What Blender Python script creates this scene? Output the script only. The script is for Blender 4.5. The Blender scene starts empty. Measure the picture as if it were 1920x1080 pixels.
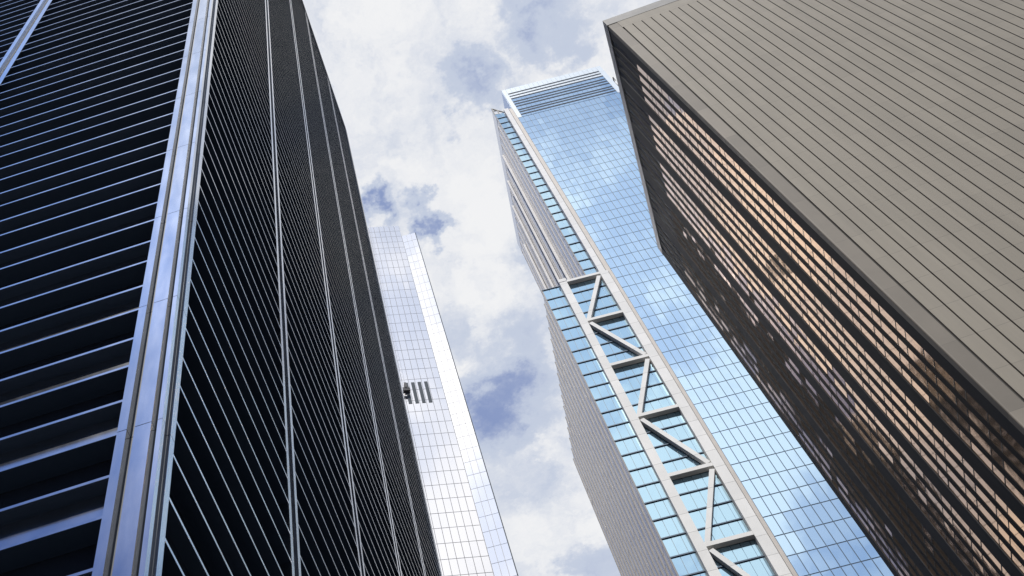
import bpy, math, random
from mathutils import Vector, Matrix

random.seed(7)
D = bpy.data
SC = bpy.context.scene
COL = SC.collection

# ------------------------------------------------------------------ camera
cam_d = D.cameras.new("camera")
cam = D.objects.new("camera", cam_d)
COL.objects.link(cam)
R0 = (0.95290809, 0.27662643, -0.12427388)      # picture right
R1 = (-0.30202928, 0.82882566, -0.47098443)     # picture down
R2 = (-0.02728536, 0.48633922, 0.87334396)      # looking direction
cam.matrix_world = Matrix(((R0[0], -R1[0], -R2[0], 0.0),
                           (R0[1], -R1[1], -R2[1], 0.0),
                           (R0[2], -R1[2], -R2[2], 1.6),
                           (0, 0, 0, 1)))
cam_d.sensor_width = 36.0
cam_d.sensor_fit = 'HORIZONTAL'
cam_d.lens = 36.0 * 2202.0165 / 1920.0
cam_d.shift_x = (960 - 781.445) / 1920.0
cam_d.shift_y = (586.411 - 540) / 1920.0
cam_d.clip_start = 0.1
cam_d.clip_end = 6000
SC.camera = cam

# ------------------------------------------------------------------ light
SUN_EL, SUN_AZ = math.radians(53), math.radians(187)   # azimuth clockwise from +Y
sdir = Vector((math.sin(SUN_AZ) * math.cos(SUN_EL), math.cos(SUN_AZ) * math.cos(SUN_EL), math.sin(SUN_EL)))
sun_d = D.lights.new("sun", 'SUN')
sun_d.energy = 3.6
sun_d.angle = math.radians(0.5)
sun_d.color = (1.0, 0.955, 0.89)
sun = D.objects.new("sun", sun_d)
COL.objects.link(sun)
sun.rotation_euler = (-sdir).to_track_quat('-Z', 'Y').to_euler()
sun.location = (0, -50, 400)

SC.view_settings.view_transform = 'Standard'
SC.view_settings.look = 'None'
SC.view_settings.exposure = 0.0
SC.view_settings.gamma = 1.0
SC.view_settings.use_curve_mapping = False
SC.cycles.max_bounces = 8
SC.cycles.glossy_bounces = 6
SC.cycles.diffuse_bounces = 3
SC.cycles.use_denoising = True
SC.cycles.caustics_reflective = False
SC.cycles.caustics_refractive = False
SC.render.filter_size = 1.35


class NT:
    """small helper for node trees"""
    def __init__(self, tree):
        self.t = tree
        self.t.nodes.clear()

    def n(self, kind, **kw):
        nd = self.t.nodes.new(kind)
        for k, v in kw.items():
            setattr(nd, k, v)
        return nd

    def l(self, a, b):
        self.t.links.new(a, b)

    def math(self, op, a, b=None, c=None, clamp=False):
        nd = self.n('ShaderNodeMath', operation=op)
        nd.use_clamp = clamp
        for i, v in enumerate((a, b, c)):
            if v is None:
                continue
            if isinstance(v, (int, float)):
                nd.inputs[i].default_value = v
            else:
                self.l(v, nd.inputs[i])
        return nd.outputs[0]

    def smooth(self, v, lo, hi):
        nd = self.n('ShaderNodeMapRange', interpolation_type='SMOOTHSTEP')
        nd.inputs['From Min'].default_value = lo
        nd.inputs['From Max'].default_value = hi
        self.l(v, nd.inputs['Value'])
        return nd.outputs['Result']

    def mix(self, f, a, b, blend='MIX'):
        nd = self.n('ShaderNodeMix', data_type='RGBA', blend_type=blend)
        if isinstance(f, (int, float)):
            nd.inputs[0].default_value = f
        else:
            self.l(f, nd.inputs[0])
        for s, v in ((6, a), (7, b)):
            if isinstance(v, tuple):
                nd.inputs[s].default_value = (*v[:3], 1)
            else:
                self.l(v, nd.inputs[s])
        return nd.outputs[2]

    def noise(self, vec, scale, detail=4, rough=0.55, dist=0.0):
        nd = self.n('ShaderNodeTexNoise')
        nd.inputs['Scale'].default_value = scale
        nd.inputs['Detail'].default_value = detail
        nd.inputs['Roughness'].default_value = rough
        nd.inputs['Distortion'].default_value = dist
        if vec is not None:
            self.l(vec, nd.inputs['Vector'])
        return nd


# ------------------------------------------------------------------ sky (Nishita plus a broken cloud layer)
W = D.worlds.new("World")
SC.world = W
W.use_nodes = True
q = NT(W.node_tree)
out = q.n('ShaderNodeOutputWorld')
bg = q.n('ShaderNodeBackground')
STR = 0.10
bg.inputs['Strength'].default_value = STR
sky = q.n('ShaderNodeTexSky', sky_type='NISHITA')
sky.sun_disc = False
sky.sun_elevation = SUN_EL
sky.sun_rotation = SUN_AZ
sky.air_density = 1.0
sky.dust_density = 0.6
sky.ozone_density = 2.0
tc = q.n('ShaderNodeTexCoord')
sep = q.n('ShaderNodeSeparateXYZ')
q.l(tc.outputs['Generated'], sep.inputs[0])
zz = q.math('MAXIMUM', sep.outputs[2], 0.06)
px = q.math('DIVIDE', sep.outputs[0], zz)
py = q.math('DIVIDE', sep.outputs[1], zz)
pl = q.n('ShaderNodeCombineXYZ')
q.l(px, pl.inputs[0])
q.l(py, pl.inputs[1])
P = pl.outputs[0]
warp = q.noise(P, 7.0, 6, 0.62)
wv = q.n('ShaderNodeVectorMath', operation='SUBTRACT')
q.l(warp.outputs['Color'], wv.inputs[0])
wv.inputs[1].default_value = (0.5, 0.5, 0.5)
wsc = q.n('ShaderNodeVectorMath', operation='SCALE')
q.l(wv.outputs[0], wsc.inputs[0])
wsc.inputs['Scale'].default_value = 0.16
warp2 = q.noise(P, 26.0, 5, 0.65)
wv2 = q.n('ShaderNodeVectorMath', operation='SUBTRACT')
q.l(warp2.outputs['Color'], wv2.inputs[0])
wv2.inputs[1].default_value = (0.5, 0.5, 0.5)
ws2 = q.n('ShaderNodeVectorMath', operation='SCALE')
q.l(wv2.outputs[0], ws2.inputs[0])
ws2.inputs['Scale'].default_value = 0.075
wpa = q.n('ShaderNodeVectorMath', operation='ADD')
q.l(P, wpa.inputs[0])
q.l(wsc.outputs[0], wpa.inputs[1])
wp = q.n('ShaderNodeVectorMath', operation='ADD')
q.l(wpa.outputs[0], wp.inputs[0])
q.l(ws2.outputs[0], wp.inputs[1])


def blob(cx, cy, r, soft=0.1, vec=None):
    dn = q.n('ShaderNodeVectorMath', operation='DISTANCE')
    q.l(vec or wp.outputs[0], dn.inputs[0])
    dn.inputs[1].default_value = (cx, cy, 0.0)
    return q.smooth(dn.outputs['Value'], r, r * soft)


# breaks in the cloud layer ahead (position on the cloud plane, radius, depth)
GAPS = [(0.015, 0.690, 0.085, 0.66), (0.004, 0.465, 0.027, 0.55), (-0.045, 0.462, 0.028, 0.58),
        (0.150, 0.325, 0.055, 0.50), (0.080, 0.360, 0.040, 0.42), (0.175, 0.355, 0.045, 0.34),
        (0.074, 0.523, 0.045, 0.24), (-0.010, 0.575, 0.06, 0.26), (0.075, 0.93, 0.055, 0.36),
        (0.045, 0.62, 0.075, 0.28), (0.15, 0.29, 0.04, 0.26), (0.02, 0.80, 0.06, 0.16)]
gap = None
for gx, gy, gr, gd in GAPS:
    m = q.math('MULTIPLY', blob(gx, gy, gr), gd)
    gap = m if gap is None else q.math('MAXIMUM', gap, m)
ahead = q.math('MULTIPLY', q.smooth(py, -0.30, 0.12), q.smooth(px, -0.27, -0.15))
wsep = q.n('ShaderNodeSeparateXYZ')
q.l(wp.outputs[0], wsep.inputs[0])
bank = q.math('MULTIPLY', q.smooth(wsep.outputs[0], -0.26, -0.06), q.smooth(wsep.outputs[0], 0.52, 0.38))  # unseen cloud bank, shaped to whiten the white tower's reflections
bank = q.math('MULTIPLY', bank, q.math('MULTIPLY', q.smooth(wsep.outputs[1], -0.34, -0.48), q.math('ADD', 0.45, q.math('MULTIPLY', 0.55, q.smooth(wsep.outputs[1], -1.15, -0.85)))))
n1 = q.noise(wp.outputs[0], 3.0, 7, 0.60)
n2 = q.noise(wp.outputs[0], 11.0, 5, 0.60)
dens = q.math('ADD', q.math('MULTIPLY', n1.outputs['Fac'], 0.9), q.math('MULTIPLY', n2.outputs['Fac'], 0.62))
dens = q.math('ADD', dens, -0.565)
dens = q.math('ADD', dens, q.math('MULTIPLY', q.math('MAXIMUM', ahead, bank), 0.50))
dens = q.math('SUBTRACT', dens, gap)
dens = q.math('SUBTRACT', dens, q.math('MULTIPLY', q.math('MULTIPLY', q.smooth(px, -0.15, -0.40), q.smooth(py, -0.1, -0.4)), 0.62))
back = q.smooth(py, -0.15, -0.40)
dens = q.math('ADD', dens, q.math('MULTIPLY', back, q.math('MULTIPLY', q.math('SUBTRACT', n1.outputs['Fac'], 0.48), 1.6)))
south_m = q.smooth(px, -0.05, -0.24)
# thin veil -> grey-blue -> white, by thickness
f1 = q.smooth(dens, 0.03, 0.45)
f1 = q.math('MULTIPLY', f1, q.math('SUBTRACT', 1.0, q.math('MULTIPLY', q.math('MULTIPLY', south_m, back), 0.88)))
f2 = q.smooth(dens, 0.46, 0.82)
south = q.smooth(px, -0.05, -0.24)
blue_back = q.mix(q.math('ADD', 0.55, q.math('MULTIPLY', south, 0.40)), sky.outputs[0], q.mix(south, (0.42 / STR, 0.57 / STR, 0.84 / STR), (0.24 / STR, 0.44 / STR, 0.98 / STR)))
blue_ahead = q.mix(0.75, sky.outputs[0], (0.31 / STR, 0.39 / STR, 0.66 / STR))
plen = q.n('ShaderNodeVectorMath', operation='LENGTH')
q.l(P, plen.inputs[0])
low_se = q.math('MULTIPLY', south, q.smooth(plen.outputs['Value'], 0.40, 0.92))  # unseen dark zone of sky, added to dim the steel's reflections
blue_back = q.mix(q.math('MULTIPLY', low_se, 0.9), blue_back, (0.055 / STR, 0.115 / STR, 0.36 / STR))
skycol = q.mix(ahead, blue_back, blue_ahead)
sd = q.n('ShaderNodeVectorMath', operation='DOT_PRODUCT')
q.l(tc.outputs['Generated'], sd.inputs[0])
sd.inputs[1].default_value = sdir
glow = q.math('POWER', q.math('MAXIMUM', sd.outputs['Value'], 0.0), 14.0)
ccol = q.mix(f2, (0.55 / STR, 0.61 / STR, 0.74 / STR), (0.885 / STR, 0.89 / STR, 0.905 / STR))
gsc = q.n('ShaderNodeVectorMath', operation='SCALE')
q.l(ccol, gsc.inputs[0])
q.l(q.math('ADD', q.math('ADD', 1.0, q.math('MULTIPLY', glow, 0.42)), q.math('MULTIPLY', bank, 0.14)), gsc.inputs['Scale'])
q.l(q.mix(f1, skycol, gsc.outputs[0]), bg.inputs['Color'])
q.l(bg.outputs[0], out.inputs[0])


# ------------------------------------------------------------------ materials
def mat(name, base, rough=0.5, metal=0.0, spec=0.5, var=0.0, vscale=0.3, stretch=(1, 1, 1), rvar=0.0,
        bump=0.0, bscale=1.0, panel=None, coat=0.0, jw=0.036, jf=0.30):
    m = D.materials.new(name)
    m.use_nodes = True
    t = NT(m.node_tree)
    o = t.n('ShaderNodeOutputMaterial')
    b = t.n('ShaderNodeBsdfPrincipled')
    t.l(b.outputs[0], o.inputs[0])
    b.inputs['Base Color'].default_value = (*base, 1)
    b.inputs['Roughness'].default_value = rough
    b.inputs['Metallic'].default_value = metal
    b.inputs['Specular IOR Level'].default_value = spec
    b.inputs['Coat Weight'].default_value = coat
    tcn = t.n('ShaderNodeTexCoord')
    mp = t.n('ShaderNodeMapping')
    mp.inputs['Scale'].default_value = stretch
    t.l(tcn.outputs['Object'], mp.inputs[0])
    col = None
    if var:
        nz = t.noise(mp.outputs[0], vscale, 6, 0.6)
        f = t.smooth(nz.outputs['Fac'], 0.3, 0.7)
        lo = tuple(c * (1 - var) for c in base)
        hi = tuple(min(1, c * (1 + var)) for c in base)
        col = t.mix(f, lo, hi)
    if panel:
        # panel = (height, width, depth of tone change): each cladding panel a slightly different batch tone
        ph, pw, pv = panel
        sp = t.n('ShaderNodeSeparateXYZ')
        t.l(tcn.outputs['Object'], sp.inputs[0])
        zi = t.math('FLOOR', t.math('DIVIDE', sp.outputs[2], ph))
        xi = t.math('FLOOR', t.math('DIVIDE', t.math('ADD', sp.outputs[0], sp.outputs[1]), pw))
        cv = t.n('ShaderNodeCombineXYZ')
        t.l(zi, cv.inputs[2])
        t.l(xi, cv.inputs[0])
        wn = t.n('ShaderNodeTexWhiteNoise')
        t.l(cv.outputs[0], wn.inputs[0])
        lo = tuple(c * (1 - pv) for c in (1, 1, 1))
        tint = t.mix(wn.outputs['Value'], lo, (1, 1, 1))
        fz = t.math('FRACT', t.math('DIVIDE', sp.outputs[2], ph))
        joint = t.math('LESS_THAN', fz, jw / ph)
        tint = t.mix(t.math('MULTIPLY', joint, jf), tint, (0.2, 0.2, 0.2))
        col = t.mix(1.0, col if col is not None else base, tint, 'MULTIPLY')
    if col is not None:
        t.l(col, b.inputs['Base Color'])
    if rvar:
        nz = t.noise(mp.outputs[0], vscale * 2.3, 4, 0.6)
        mr = t.n('ShaderNodeMapRange')
        mr.inputs['To Min'].default_value = max(0.0, rough - rvar)
        mr.inputs['To Max'].default_value = rough + rvar
        t.l(nz.outputs['Fac'], mr.inputs['Value'])
        t.l(mr.outputs[0], b.inputs['Roughness'])
    if bump:
        nz = t.noise(tcn.outputs['Object'], bscale, 2, 0.5)
        bp = t.n('ShaderNodeBump')
        bp.inputs['Strength'].default_value = 1.0
        bp.inputs['Distance'].default_value = bump
        t.l(nz.outputs['Fac'], bp.inputs['Height'])
        t.l(bp.outputs[0], b.inputs['Normal'])
    return m


M_STEEL = mat('painted_steel', (0.61, 0.635, 0.68), 0.15, 1.0, var=0.10, vscale=0.5, stretch=(1, 1, 0.25), rvar=0.05)
M_SOFFIT_SHADE = mat('soffit_painted_shade', (0.015, 0.029, 0.055), 0.55, 0.0, 0.3)  # flange undersides: shade painted in as near-black
M_REVEAL_SHADE = mat('steel_reveal_painted_shade', (0.045, 0.052, 0.068), 0.55, 0.3, var=0.15, vscale=0.5)  # column grooves: the same steel, darkened to paint in the shade
M_DARKGLASS = mat('dark_glass', (0.012, 0.016, 0.024), 0.03, 0.0, 0.5, bump=0.002, bscale=0.6)
M_DARKCORE = mat('dark_core', (0.02, 0.022, 0.026), 0.7, var=0.2)
M_PANEL = mat('stone_panel', (0.260, 0.229, 0.177), 0.62, 0.0, 0.35, var=0.075, vscale=0.9, stretch=(1, 1, 0.05), panel=(3.35, 1.005, 0.09), jw=0.05, jf=0.3)
M_EDGEPANEL = mat('stone_edge_panel', (0.225, 0.195, 0.152), 0.6, 0.0, 0.35, var=0.06, vscale=0.3, panel=(6.7, 8.0, 0.30))
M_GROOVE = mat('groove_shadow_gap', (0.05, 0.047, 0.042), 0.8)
M_PARAPET = mat('parapet_metal', (0.17, 0.165, 0.155), 0.5, 0.2, var=0.12, vscale=0.6)
M_PIER = mat('dark_bronze_pier', (0.045, 0.045, 0.048), 0.7, 0.0, 0.12, var=0.2, vscale=0.4, stretch=(1, 1, 0.2))
M_FIN = mat('dark_mullion', (0.020, 0.019, 0.020), 0.7, 0.0, 0.12)
M_LOUVRE = mat('navy_louvre', (0.022, 0.034, 0.066), 0.5, 0.2, var=0.15, vscale=0.4)
M_BRONZE = mat('bronze_glass', (0.78, 0.475, 0.25), 0.03, 0.92, bump=0.004, bscale=0.55)
M_TRANSOM = mat('dark_transom', (0.05, 0.045, 0.04), 0.5, 0.3)
M_BLUEGLASS = mat('blue_glass', (0.56, 0.745, 0.91), 0.03, 0.92, bump=0.0025, bscale=0.35)
M_STRIPGLASS = mat('pale_blue_glass', (0.46, 0.665, 0.79), 0.03, 0.92, bump=0.0025, bscale=0.35)
M_MULLION = mat('slate_mullion', (0.07, 0.10, 0.14), 0.4, 0.4)
M_WHITE = mat('white_steel', (0.86, 0.845, 0.81), 0.6, 0.0, 0.15, var=0.03, vscale=0.5, panel=(4.1625, 40.0, 0.09), jw=0.09, jf=0.5)
M_SIDEGLASS = mat('grey_side_glass', (0.80, 0.76, 0.705), 0.16, 0.45, bump=0.003, bscale=0.5)
M_SIDEGAP = mat('grey_side_gap', (0.20, 0.19, 0.19), 0.5)
M_TAN = mat('tan_edge_strip', (0.47, 0.43, 0.385), 0.5, 0.1, var=0.06, vscale=0.6)
M_SILVER = mat('silver_glass', (0.90, 0.89, 0.905), 0.06, 0.9, bump=0.002, bscale=0.3)
M_SILVERGAP = mat('silver_joint', (0.20, 0.20, 0.22), 0.5)
M_ROOFW = mat('pale_roof_panel', (0.74, 0.80, 0.83), 0.3, 0.4)
M_GREYSLAT = mat('grey_slat', (0.125, 0.14, 0.155), 0.85, 0.0, 0.1)
M_ROOF = mat('roof_gravel', (0.25, 0.24, 0.23), 0.9, var=0.2, vscale=2)
M_ASPHALT = mat('asphalt', (0.05, 0.05, 0.052), 0.85, var=0.25, vscale=1.5)
M_GROUND = mat('city_ground', (0.12, 0.12, 0.122), 0.9, var=0.2, vscale=0.2)
M_PAVE = mat('concrete_pavement', (0.30, 0.29, 0.275), 0.8, var=0.12, vscale=1.0)
M_SLOT = mat('slot_blue_grey', (0.05, 0.08, 0.12), 0.6)  # louvre slots, one even dark blue-grey
M_RIG = mat('rig_metal', (0.05, 0.05, 0.055), 0.5, 0.3)


# ------------------------------------------------------------------ mesh helpers
class MB:
    def __init__(self):
        self.v, self.f, self.mi = [], [], []

    def add(self, pts, faces, m=0):
        k = len(self.v)
        self.v.extend(pts)
        for f in faces:
            self.f.append(tuple(i + k for i in f))
            self.mi.append(m)

    def box(self, x0, x1, y0, y1, z0, z1, m=0):
        if x0 > x1: x0, x1 = x1, x0
        if y0 > y1: y0, y1 = y1, y0
        p = [(x0, y0, z0), (x1, y0, z0), (x1, y1, z0), (x0, y1, z0),
             (x0, y0, z1), (x1, y0, z1), (x1, y1, z1), (x0, y1, z1)]
        self.add(p, [(3, 2, 1, 0), (4, 5, 6, 7), (0, 1, 5, 4), (1, 2, 6, 5), (2, 3, 7, 6), (3, 0, 4, 7)], m)

    def prism(self, poly, z0, z1, m=0):
        n = len(poly)
        p = [(x, y, z0) for x, y in poly] + [(x, y, z1) for x, y in poly]
        self.add(p, [tuple(range(n - 1, -1, -1)), tuple(range(n, 2 * n))] +
                 [(i, (i + 1) % n, n + (i + 1) % n, n + i) for i in range(n)], m)

    def bar(self, p, r, w, d, side, m=0):
        """square bar from p to r; 'side' is the depth direction"""
        p, r, side = Vector(p), Vector(r), Vector(side).normalized()
        ax = (r - p).normalized()
        u = ax.cross(side).normalized() * (w / 2)
        s = side * (d / 2)
        pts = [tuple(c + a * u + b * s) for c in (p, r) for a, b in ((-1, -1), (1, -1), (1, 1), (-1, 1))]
        self.add(pts, [(3, 2, 1, 0), (4, 5, 6, 7), (0, 1, 5, 4), (1, 2, 6, 5), (2, 3, 7, 6), (3, 0, 4, 7)], m)

    def pane(self, o, u, v, n, lu, lv, th=0.05, tilt=0.0, m=0, dish=0.0):
        """one flat pane: corner o, edges u*lu and v*lv, outward n; set a hair out of true as real panes are"""
        o, u, v, n = Vector(o), Vector(u), Vector(v), Vector(n)
        a, b = random.gauss(0, tilt), random.gauss(0, tilt)
        pts = []
        for i, j in ((0, 0), (1, 0), (1, 1), (0, 1)):
            pts.append(tuple(o + u * lu * i + v * lv * j))
        for i, j in ((0, 0), (1, 0), (1, 1), (0, 1)):
            off = th + a * lu * (i - .5) + b * lv * (j - .5)
            pts.append(tuple(o + u * lu * i + v * lv * j + n * off))
        self.add(pts, [(4, 5, 6, 7), (0, 1, 5, 4), (1, 2, 6, 5), (2, 3, 7, 6), (3, 0, 4, 7)], m)

    def build(self, name, mats, parent=None):
        me = D.meshes.new(name)
        me.from_pydata(self.v, [], self.f)
        if not isinstance(mats, (list, tuple)):
            mats = [mats]
        for mm in mats:
            me.materials.append(mm)
        me.polygons.foreach_set('material_index', self.mi)
        me.update()
        ob = D.objects.new(name, me)
        COL.objects.link(ob)
        if parent:
            ob.parent = parent
        return ob


def thing(name, label, cat, loc=(0, 0, 0), az=0.0, group=None):
    o = D.objects.new(name, None)
    COL.objects.link(o)
    o.location = loc
    o.rotation_euler = (0, 0, -az)
    o['label'] = label
    o['category'] = cat
    if group:
        o['group'] = group
    return o


X, Y, Z = (1, 0, 0), (0, 1, 0), (0, 0, 1)
NX, NY = (-1, 0, 0), (0, -1, 0)

# ------------------------------------------------------------------ ground and street (below the frame)
g = MB(); g.box(-3000, 3000, -3000, 3000, -1.0, 0.0)
o = g.build('ground', M_GROUND); o['kind'] = 'structure'
g = MB(); g.box(-4.2, 19.5, -300, 110, 0.002, 0.006)
o = g.build('road', M_ASPHALT); o['kind'] = 'structure'
g = MB(); g.box(-8.6, -4.2, -300, 110, 0.002, 0.14)
o = g.build('pavement', M_PAVE); o['kind'] = 'structure'
g = MB(); g.box(19.5, 24.9, -300, 110, 0.002, 0.14)
o = g.build('pavement', M_PAVE); o['kind'] = 'structure'


# ================================================================== dark steel tower, left
def dark_tower():
    T = thing('office_tower', 'dark steel tower striped with thin bright horizontal flanges, nearest on left',
              'tower', (-8.715, 16.75, 0))
    Wd, Dp, H = 58.0, 63.0, 226.0
    SE, SN, ST = 0.05, 0.20, 0.45           # flange set-back on the east and north faces, flange depth
    web = SN + ST
    gl = web + 0.10
    # solid core behind the glass
    c = MB(); c.box(-Wd + gl + .25, -gl - .25, gl + .25, Dp - gl - .25, 0, H - 2)
    c.build('core', M_DARKCORE, T)

    def ring(mb, u0, u1, z0, z1, m=0):
        """rectangular hoop between set-backs u0 (outer) and u1 (inner)"""
        mb.box(-Wd + u0, -u0, u0, u1, z0, z1, m)                    # east
        mb.box(-Wd + u0, -u0, Dp - u1, Dp - u0, z0, z1, m)          # west
        mb.box(-u1, -u0, u1, Dp - u1, z0, z1, m)                    # north
        mb.box(-Wd + u0, -Wd + u1, u1, Dp - u1, z0, z1, m)          # south

    ECOLS = [-14.50, -29.0, -43.5]
    NCOLS = [v * 1.018 - 16.75 for v in (29.2, 41.52, 53.95, 66.75)]
    ex = [-1.37] + [v for c_ in ECOLS for v in (c_ + .6, c_ - .6)] + [-Wd + 1.19]
    ny = [.89] + [v for c_ in NCOLS for v in (c_ - .6, c_ + .6)] + [Dp - .94]

    def hoop(mb, u0, u1, z0, z1, m=0):
        """the same, but broken where the columns stand"""
        for a, b_ in zip(ex[0::2], ex[1::2]):
            mb.box(b_, a, SE + u0 if u0 < .5 else u0 - (SN - SE), u1, z0, z1, m)
        for a, b_ in zip(ny[0::2], ny[1::2]):
            mb.box(-u1, -(SN + u0 if u0 < .5 else u0), a, b_, z0, z1, m)
        mb.box(-Wd + .9, -1.2, Dp - u1, Dp - u0, z0, z1, m)
        mb.box(-Wd + u0, -Wd + u1, .9, Dp - .9, z0, z1, m)

    per, half, fl = 3.81, 1.905, 0.13
    z = 32.15 - 8 * per
    while z < H - 2:
        zb, zt = z - half, z                # bottom of lower flange, top of upper flange
        if zb < 0.2:
            z += per
            continue
        b = MB()
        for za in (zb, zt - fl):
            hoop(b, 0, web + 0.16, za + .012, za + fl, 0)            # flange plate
            hoop(b, .012, web + 0.16, za, za + .0115, 1)         # thin sheet under it, carrying the painted shade
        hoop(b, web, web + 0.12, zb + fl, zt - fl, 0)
        b.build('spandrel_beam', [M_STEEL, M_SOFFIT_SHADE], T)
        w = MB()
        zt2 = min(z + per - half, H - 1.6)
        ring(w, gl, gl + 0.06, zt, zt2)
        w.build('window_band', M_DARKGLASS, T)
        z += per
    p = MB(); ring(p, 0.04, web + .2, 224.4, 226.0)
    p.build('parapet', M_STEEL, T)
    p = MB(); p.box(-Wd + 1.3, -1.3, 1.3, Dp - 1.3, H - 1.9, H - 1.5)
    p.build('roof', M_ROOF, T)

    seg, gp = 7.62, 0.03

    def col(rects, m=(M_STEEL, M_REVEAL_SHADE)):
        c = MB()
        z0 = 0.15
        zt = 30.30 - 3 * seg
        cuts = [z0]
        while zt < H - 3:
            if zt > 1: cuts.append(zt)
            zt += seg
        cuts.append(224.38)
        for a, b in zip(cuts[:-1], cuts[1:]):
            for r in rects:
                if isinstance(r, list):
                    c.prism(r, a + gp / 2, b - gp / 2)
                else:
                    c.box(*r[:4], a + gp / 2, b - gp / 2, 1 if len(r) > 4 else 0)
        c.build('column', m, T)

    def cove(xa, xb, depth, lip):
        """recess that is deep at xa and sweeps up to the face at xb"""
        n = 7
        pts = []
        for i in range(n + 1):
            t_ = i / n
            pts.append((xa + (xb - xa) * t_, lip + (depth - lip) * (1 - t_) ** 1.6))
        return pts + [(xb, .9), (xa, .9)]

    # near corner column: ribs and recesses on both faces
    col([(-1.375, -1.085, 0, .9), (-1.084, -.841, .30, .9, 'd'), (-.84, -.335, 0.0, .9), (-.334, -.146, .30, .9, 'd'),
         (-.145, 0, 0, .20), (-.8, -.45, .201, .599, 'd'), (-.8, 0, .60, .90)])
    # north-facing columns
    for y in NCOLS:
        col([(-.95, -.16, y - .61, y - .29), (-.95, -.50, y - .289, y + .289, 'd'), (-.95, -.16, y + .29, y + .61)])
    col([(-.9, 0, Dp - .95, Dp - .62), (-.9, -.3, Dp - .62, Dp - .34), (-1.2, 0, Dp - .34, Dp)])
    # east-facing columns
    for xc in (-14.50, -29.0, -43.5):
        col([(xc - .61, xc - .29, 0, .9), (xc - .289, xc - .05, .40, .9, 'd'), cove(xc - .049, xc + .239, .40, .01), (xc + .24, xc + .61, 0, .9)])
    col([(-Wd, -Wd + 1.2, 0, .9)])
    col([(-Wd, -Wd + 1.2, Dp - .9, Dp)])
    return T


dark_tower()


# ================================================================== stone-clad tower, right
def stone_tower():
    T = thing('stone_tower', 'beige stone tower with grooved blank wall and dark strips of bronze windows, nearest on right',
              'tower', (25.0828, 40.9112, 0), 0.03117)
    Wd, Dp, H = 64.0, 28.75, 124.0
    c = MB(); c.box(1.0, Wd, 0.14, Dp, 0, H - 2.0)
    c.box(0.42, 1.0, 0.5, Dp, 0, H - 2.0)
    c.build('core', M_GROOVE, T)
    # blank east wall: edge strip, then 1 m strips parted by deep grooves, all under a plain top course
    e = MB()
    r = 0.10
    arc = [(r - r * math.cos(a), r - r * math.sin(a)) for a in [i * math.pi / 2 / 6 for i in range(7)]]
    e.prism(arc + [(1.02, 0.0), (1.02, 0.139), (0.41, 0.49), (0.0, 0.49)], 0, H - 1.9)
    e.build('corner_strip', M_EDGEPANEL, T)
    x = 1.115
    while x < Wd - 1:
        s = MB(); s.box(x + .05, x + 1.005 - .05, -0.03, 0.138, 0, 120.0)
        s.build('cladding_strip', M_PANEL, T)
        x += 1.005
    s = MB(); s.box(1.03, Wd, -0.034, 0.138, 120.0, H - 1.9)
    s.build('top_course', M_PANEL, T)
    for bx in ((-0.06, Wd, -0.06, 0.55), (-0.06, 0.55, 0.55, Dp + .06), (0.55, Wd, Dp - .5, Dp + .06)):
        p = MB(); p.box(*bx, H - 1.9, H)
        p.build('parapet', M_PARAPET, T)
    p = MB(); p.box(.56, Wd, .56, Dp - .51, H - 1.95, H - 1.6)
    p.build('roof', M_ROOF, T)
    # south face: groups of four narrow window strips between broad piers
    G, I, GWD = 5.53, 1.165, 0.70
    start = 1.46
    top = 121.6
    strips = [start + gi * G + k * I for gi in range(5) for k in range(4)]
    BAND = 112.7
    for y in strips:
        w = MB()
        w.box(0.055, 0.30, y, y + GWD, 0, BAND, 1)
        zl = [0.0] + [v for kk in range(33) for v in (109.32 - 3.35 * (32 - kk) - 1.2, 109.32 - 3.35 * (32 - kk)) if 0.3 < v < BAND - .3] + [BAND]
        for za, zb_ in zip(zl[:-1], zl[1:]):
            w.pane((.05, y, za + .01), Y, Z, NX, GWD, zb_ - za - .02, .02, .0034, 0)
        z = 109.32 - 3.35 * 32
        while z < BAND - .2:
            for dz in (0.0, -1.2):
                w.box(0.016, 0.029, y, y + GWD, z + dz - .035, z + dz + .035, 1)
            z += 3.35
        w.build('window_strip', [M_BRONZE, M_TRANSOM], T)
        lv = MB()
        lv.box(0.12, 0.30, y, y + GWD, BAND, top, 0)
        z = BAND + .1
        while z < top - .1:
            lv.box(0.06, 0.12, y + .03, y + GWD - .03, z, z + .10, 0)
            z += .33
        lv.build('louvre_strip', M_LOUVRE, T)
    # piers and fins between strips
    def pier(y0, y1, d, name):
        b = MB(); b.box(-d, 0.419, y0, y1, 0, H - 1.91)
        b.build(name, M_FIN if name == 'mullion' else M_PIER, T)
    pier(0.50, start, 0.0, 'corner_pier')
    for i, y in enumerate(strips):
        a = y + GWD
        b2 = strips[i + 1] if i + 1 < len(strips) else Dp
        pier(a, b2, 0.0 if b2 - a < .6 else 0.03, 'mullion' if b2 - a < .6 else 'pier')
    for y in strips:
        b = MB(); b.box(0.04, 0.418, y, y + GWD, top, H - 1.912)
        b.build('window_head', M_PIER, T)
    return T


stone_tower()


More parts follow.
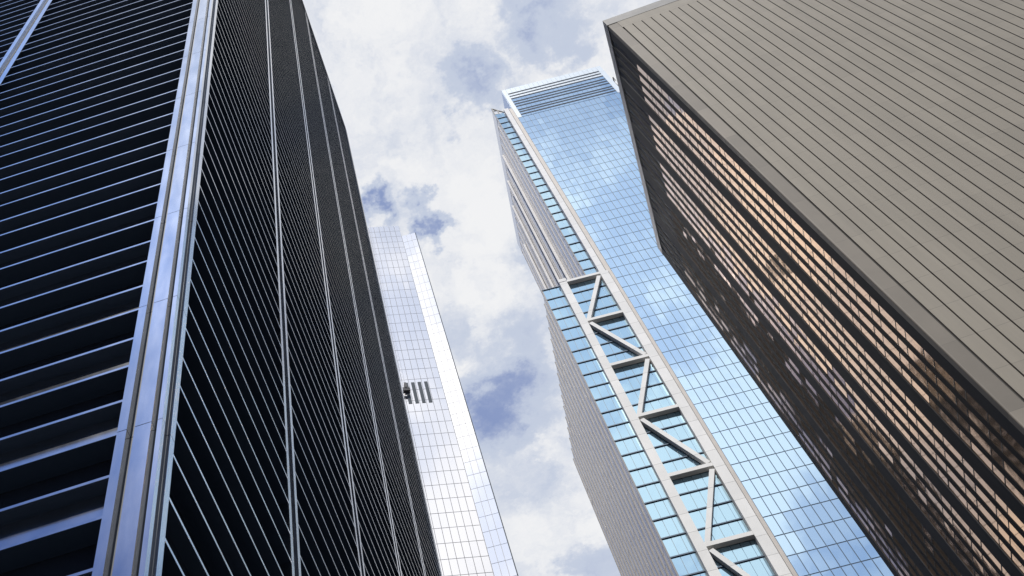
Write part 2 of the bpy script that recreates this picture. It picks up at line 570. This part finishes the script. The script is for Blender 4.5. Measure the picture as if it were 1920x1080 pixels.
# ================================================================== blue glass tower with the external truss
def glass_tower():
    T = thing('glass_tower', 'blue glass skyscraper with white zig-zag steel truss, partly behind the beige stone tower',
              'skyscraper', (33.8035, 120.0194, 0), -0.0674)
    # ---- core tower
    H = 329.0
    c = MB(); c.box(0.05, 29.75, 0.09, 34, 0, 304.6)
    c.box(0.06, 29.74, 0.5, 34, 304.6, 327.0)
    c.box(-4.9, 0.05, 0.75, 34, 0, 312.0)
    c.build('core', M_MULLION, T)
    wcol = 1.4286
    ncol = 20
    x0 = 0.03
    z = 304.7
    pitch = 4.29
    k = 0
    while z - pitch > -1:
        zt, zb = z - .10, max(0.1, z - pitch + .10)
        w = MB()
        for i in range(ncol):
            a = x0 + i * wcol + (0.8 if False else 0)
            w.pane((a + .07, 0.09, zb), X, Z, NY, wcol - .14, zt - zb, 0.04, 0.0026)
        # last narrow pane
        a = x0 + ncol * wcol
        w.pane((a + .07, 0.09, zb), X, Z, NY, 29.75 - a - .14, zt - zb, 0.04, 0.0026)
        w.build('window_band', M_BLUEGLASS, T)
        z -= pitch
    # ---- top: pale panels with nine louvre slots
    slots = [324.65, 322.45, 320.25, 317.45, 315.45, 313.4, 310.4, 308.65, 306.55]
    edges = [304.75] + sorted([v for sl in slots for v in (sl - .50, sl + .50)]) + [329.0]
    for a, b in zip(edges[0::2], edges[1::2]):
        s = MB()
        n = 20
        for i in range(n):
            xa = 1.2 + i * (28.3 - 1.2) / n
            s.pane((xa + .02, 0.3, a), X, Z, NY, (28.3 - 1.2) / n - .04, b - a - .02, 0.3, 0.001)
        s.build('louvre_panel', M_ROOFW if a > 319 else M_BLUEGLASS, T)
    for sl in slots:
        b = MB(); b.box(1.2, 28.3, 0.02, 0.3, sl - .495, sl + .475)
        for j in range(3):
            b.box(1.25, 28.25, -.03, 0.02, sl - .45 + j * .32, sl - .38 + j * .32)
        b.build('louvre_slot', M_SLOT, T)
    s = MB()
    zz = [304.75, 311.6, 318.9, 323.9, 329.0]
    for a, b in zip(zz[:-1], zz[1:]):
        for o_, u_, n_, w_, t_ in (((0.03, 0.45, a), X, NY, 1.15, .45), ((28.32, 0.45, a), X, NY, 1.4, .45), ((0.03, 34, a), NY, NX, 33.5, .06)):
            s = MB(); s.pane(o_, u_, Z, n_, w_, b - a - .05, t_, 0.0)
            s.build('parapet_panel', M_ROOFW, T)
    p = MB(); p.box(.1, 29.7, .5, 34, 327.0, 327.3)
    p.build('roof', M_ROOF, T)

    # ---- strips beside the core: upper block (x -5.1 .. 0) and lower block (x -14.7 .. 0)
    LB, UB = 208.9, 312.6
    c = MB()
    c.box(-14.55, -4.9, 0.75, 45.1, 0, LB - .3)
    c.box(-4.9, -0.06, 34.0, 44.4, 0, 311.5)
    c.build('side_core', M_SIDEGAP, T)
    yG = 0.62
    pit = 4.1625
    z = LB - 1.45
    first = True
    zs = []
    zz = 209.3
    while zz > 4: zs.append(zz); zz -= pit
    mull = [-14.68, -13.25, -11.82, -11.0, -9.3, -7.6, -6.15, -4.72, -3.3, -2.5]
    for i, zt in enumerate(zs):
        zb = zs[i + 1] if i + 1 < len(zs) else 0.2
        w = MB()
        for a, b in zip(mull[:-1], mull[1:]):
            w.pane((a + .03, yG + .1, zb + .15), X, Z, NY, b - a - .06, zt - zb - .15, 0.1, 0.0022)
        w.build('corner_window', M_STRIPGLASS, T)
    zu = 209.3
    zus = []
    while zu < 309.5: zus.append(zu); zu += pit
    for i, zb in enumerate(zus):
        zt = zb + pit
        if zt > 312.8: zt = 312.8
        w = MB()
        for a, b in zip((-5.13, -3.52), (-3.52, -2.6)):
            w.pane((a + .03, yG + .1, zb + .15), X, Z, NY, b - a - .06, zt - zb - .15, 0.1, 0.0022)
        w.build('corner_window', M_STRIPGLASS, T)
    # dark floor edges, proud of the glass, one per floor
    for zt in zs + zus[1:]:
        low = zt < 209.4
        f = MB()
        f.box(-14.72 if low else -5.16, -2.45, yG - .16, yG + .74, zt - .10, zt + .13)
        f.build('floor_edge', M_MULLION, T)
    # ---- white columns
    cl = MB(); cl.box(-10.95, -9.45, -.35, .60, 0, 210.3)
    cl.box(-11.05, -9.35, -.42, -.35, 209.2, 210.35)
    cl.build('column', M_WHITE, T)
    cr = MB(); cr.box(-2.50, -.80, -.40, .60, 0, 209.3)
    cr.box(-2.42, -1.14, -.30, .60, 209.3, 313.0)
    cr.build('column', M_WHITE, T)
    ts = MB(); ts.box(-.60, -.02, -.06, .7, 0, 209.3)
    ts.box(-.94, -.04, -.06, .7, 209.3, 312.9)
    ts.build('edge_strip', M_TAN, T)
    gs = MB(); gs.box(-.80, -.60, .2, .7, 0, 209.3); gs.box(-1.14, -.94, .2, .7, 209.3, 312.8)
    gs.build('shadow_gap', M_MULLION, T)
    # ---- truss: beams every four floors, zig-zag diagonals
    n = 0
    zb = 209.6
    while zb > 12:
        b = MB(); b.box(-9.45, -2.50, -.33, .55, zb - .82, zb)
        b.build('truss_beam', M_WHITE, T)
        zn = zb - 16.65
        if n % 2 == 0:
            p, r_ = (-2.95, .1, zb - 1.5), (-9.05, .1, zn - .1)
        else:
            p, r_ = (-9.05, .1, zb - 1.55), (-2.9, .1, zn + .15)
        d = MB(); d.bar(p, r_, .80, .82, Y)
        d.build('diagonal_brace', M_WHITE, T)
        zb = zn
        n += 1
    # ---- left (south) faces with narrow panes
    def side(x, y1, z0, z1, name, p):
        z = z1
        while z - p > z0 - .01:
            w = MB()
            n = int(round((y1 - yG) / 1.43))
            lw = (y1 - yG) / n
            for i in range(n):
                a = yG + i * lw
                w.pane((x + .16, a + .10, z - p + .01), Y, Z, NX, lw - .20, p - .02, 0.16, 0.004)
                w.box(x - (.16 if i % 2 == 0 else .0), x + .12, a - (.11 if i % 2 == 0 else .045), a + (.09 if i % 2 == 0 else .045), z - p + .001, z - .001, 1)
            w.build(name, [M_SIDEGLASS, M_SIDEGAP], T)
            z -= p
    side(-14.70, 45.15, 0.3, 208.9, 'side_window', pit)
    side(-5.08, 44.45, 209.3, 311.0, 'upper_side_window', pit)
    # parapet screen and the open frame at the top corner
    s = MB()
    s.box(-5.12, -4.98, 0.7, 44.45, 311.1, 318.4)
    s.build('side_parapet', M_SIDEGLASS, T)
    s = MB()
    for y in (0.7,):
        s.bar((-5.05, .75, 318.3), (-2.3, .75, 313.2), .28, .28, Y)
        s.bar((-5.05, .75, 316.2), (-3.9, .75, 315.9), .2, .2, Y)
        s.bar((-3.75, .75, 315.8), (-3.9, .75, 312.7), .3, .3, Y)
        s.bar((-5.05, .75, 318.3), (-5.05, .75, 311), .25, .25, Y)
        s.bar((-5.05, .75, 313.2), (-3.9, .75, 312.9), .25, .25, Y)
    s.build('roof_frame', M_PARAPET, T)
    # white vertical fins on the upper side face
    for y in (12.0, 20.0, 28.0, 36.0):
        f = MB(); f.box(-5.75, -5.16, y - .28, y + .28, 209.4, 309.8 if y < 35 else 300.0)
        f.build('side_fin', M_WHITE, T)
    rr = MB(); rr.box(-14.5, -5.2, .8, 45.0, LB - .3, LB - .1)
    rr.build('terrace_roof', M_ROOF, T)
    # small window-cleaning jib on the roof's right corner
    j = MB()
    j.box(29.76, 30.7, 1.0, 2.0, 312.6, 313.3); j.box(29.9, 30.5, 1.1, 1.9, 313.3, 315.2)
    j.bar((30.2, 1.5, 315.0), (30.5, .2, 317.6), .3, .3, X)
    j.bar((30.5, .2, 317.6), (30.5, .2, 314.6), .12, .12, X)
    j.build('roof_jib', M_RIG, T)
    return T


glass_tower()


# ================================================================== white reflective tower in the gap
def white_tower():
    az = -0.28126
    T = thing('white_tower', 'white mirror-glass tower with four grey louvre strips, showing beside the dark steel tower',
              'skyscraper', (-6.37, 136.9531, 0), az)
    H = 298.0
    da = az + 0.0596
    ca, sa = math.cos(da), math.sin(da)     # direction of the right facet in local axes
    A2 = Vector((ca, sa, 0)); B2 = Vector((-sa, ca, 0))
    L2 = 3.78
    e = A2 * L2
    b = MB(); b.box(-46, -0.02, .06, 30, 0, H - .2)
    b.build('core', M_SILVERGAP, T)
    b = MB()
    q0 = Vector((0, 0, 0)) + B2 * .06
    q1 = e + B2 * .06
    b.prism([(q0.x, q0.y), (q1.x - .02, q1.y), (q1.x - .02 + B2.x * 24, q1.y + B2.y * 24), (-.01, 24)], 0, 291.0)
    b.build('side_core', M_SILVERGAP, T)
    zs = [H - i * 3.5 for i in range(6)]
    z = zs[-1]
    while z > 5:
        z -= 4.24
        zs.append(z)
    lw = 1.403
    for zt, zb in zip(zs[:-1], zs[1:]):
        w = MB()
        n = 32
        for i in range(n):
            a = -(i + 1) * lw
            w.pane((a + .05, .06, zb + .06), X, Z, NY, lw - .10, zt - zb - .12, .04, .0018)
        w.build('window_band', M_SILVER, T)
    z = 291.0
    fw = L2 / 3
    while z > 5:
        zb = z - 4.24
        w = MB()
        for i in range(3):
            o_ = A2 * (i * fw + .05) + B2 * .06
            w.pane((o_.x, o_.y, zb + .06), A2, Z, -B2, fw - .08, 4.24 - .09, .04, .0018)
        w.build('side_window', M_SILVER, T)
        z = zb
    p = MB()
    s = e + A2 * .0
    p.prism([(s.x - .03, s.y), (s.x + .16, s.y + .0), (s.x + .16 + B2.x * 24, s.y + B2.y * 24), (s.x - .03 + B2.x * 24, s.y + B2.y * 24)], 0, 291.0)
    p.build('edge_strip', M_GREYSLAT, T)
    for xa in (-7.95, -6.53, -5.12, -3.70):
        g_ = MB(); g_.box(xa + .0, xa + .74, -.05, .015, 207.3, 211.4)
        g_.box(xa + .0, xa + .74, -.05, .015, 211.4, 215.6)
        g_.build('louvre_panel', M_GREYSLAT, T)
    return T


WT = white_tower()

# cleaning rig hanging on the white tower's face
def cradle():
    az = -0.28126
    base = Vector((-6.37, 136.9531, 0))
    A = Vector((math.cos(az), -math.sin(az), 0)); B = Vector((math.sin(az), math.cos(az), 0))
    loc = base + A * -8.0 + B * -.75 + Vector((0, 0, 210.9))
    T = thing('cleaning_cradle', 'small dark window-cleaning cradle hanging beside grey louvre strips on the white tower',
              'cradle', loc, az)
    b = MB()
    b.box(-.75, .75, -.4, .4, 0, .12)
    for x in (-.75, -.25, .25, .75):
        b.bar((x, -.4, .1), (x, -.4, 1.1), .08, .08, X)
        b.bar((x, .4, .1), (x, .4, 1.1), .08, .08, X)
    for z in (.6, 1.1):
        b.bar((-.75, -.4, z), (.75, -.4, z), .08, .08, Y)
        b.bar((-.75, .4, z), (.75, .4, z), .08, .08, Y)
    b.box(-.72, .72, -.38, -.36, .1, .9)
    b.build('platform', M_RIG, T)
    b = MB(); b.box(-.35, .35, -.3, .3, 1.5, 2.6); b.box(-.2, .2, -.2, .2, 2.6, 3.5)
    b.build('hoist', M_RIG, T)
    b = MB()
    for x in (-.3, .3):
        b.bar((x, 0, 1.0), (x, 0, 3.0), .05, .05, X)
    b.bar((0, 0, 3.4), (0, 0, 87), .03, .03, X)
    b.build('cable', M_RIG, T)


cradle()
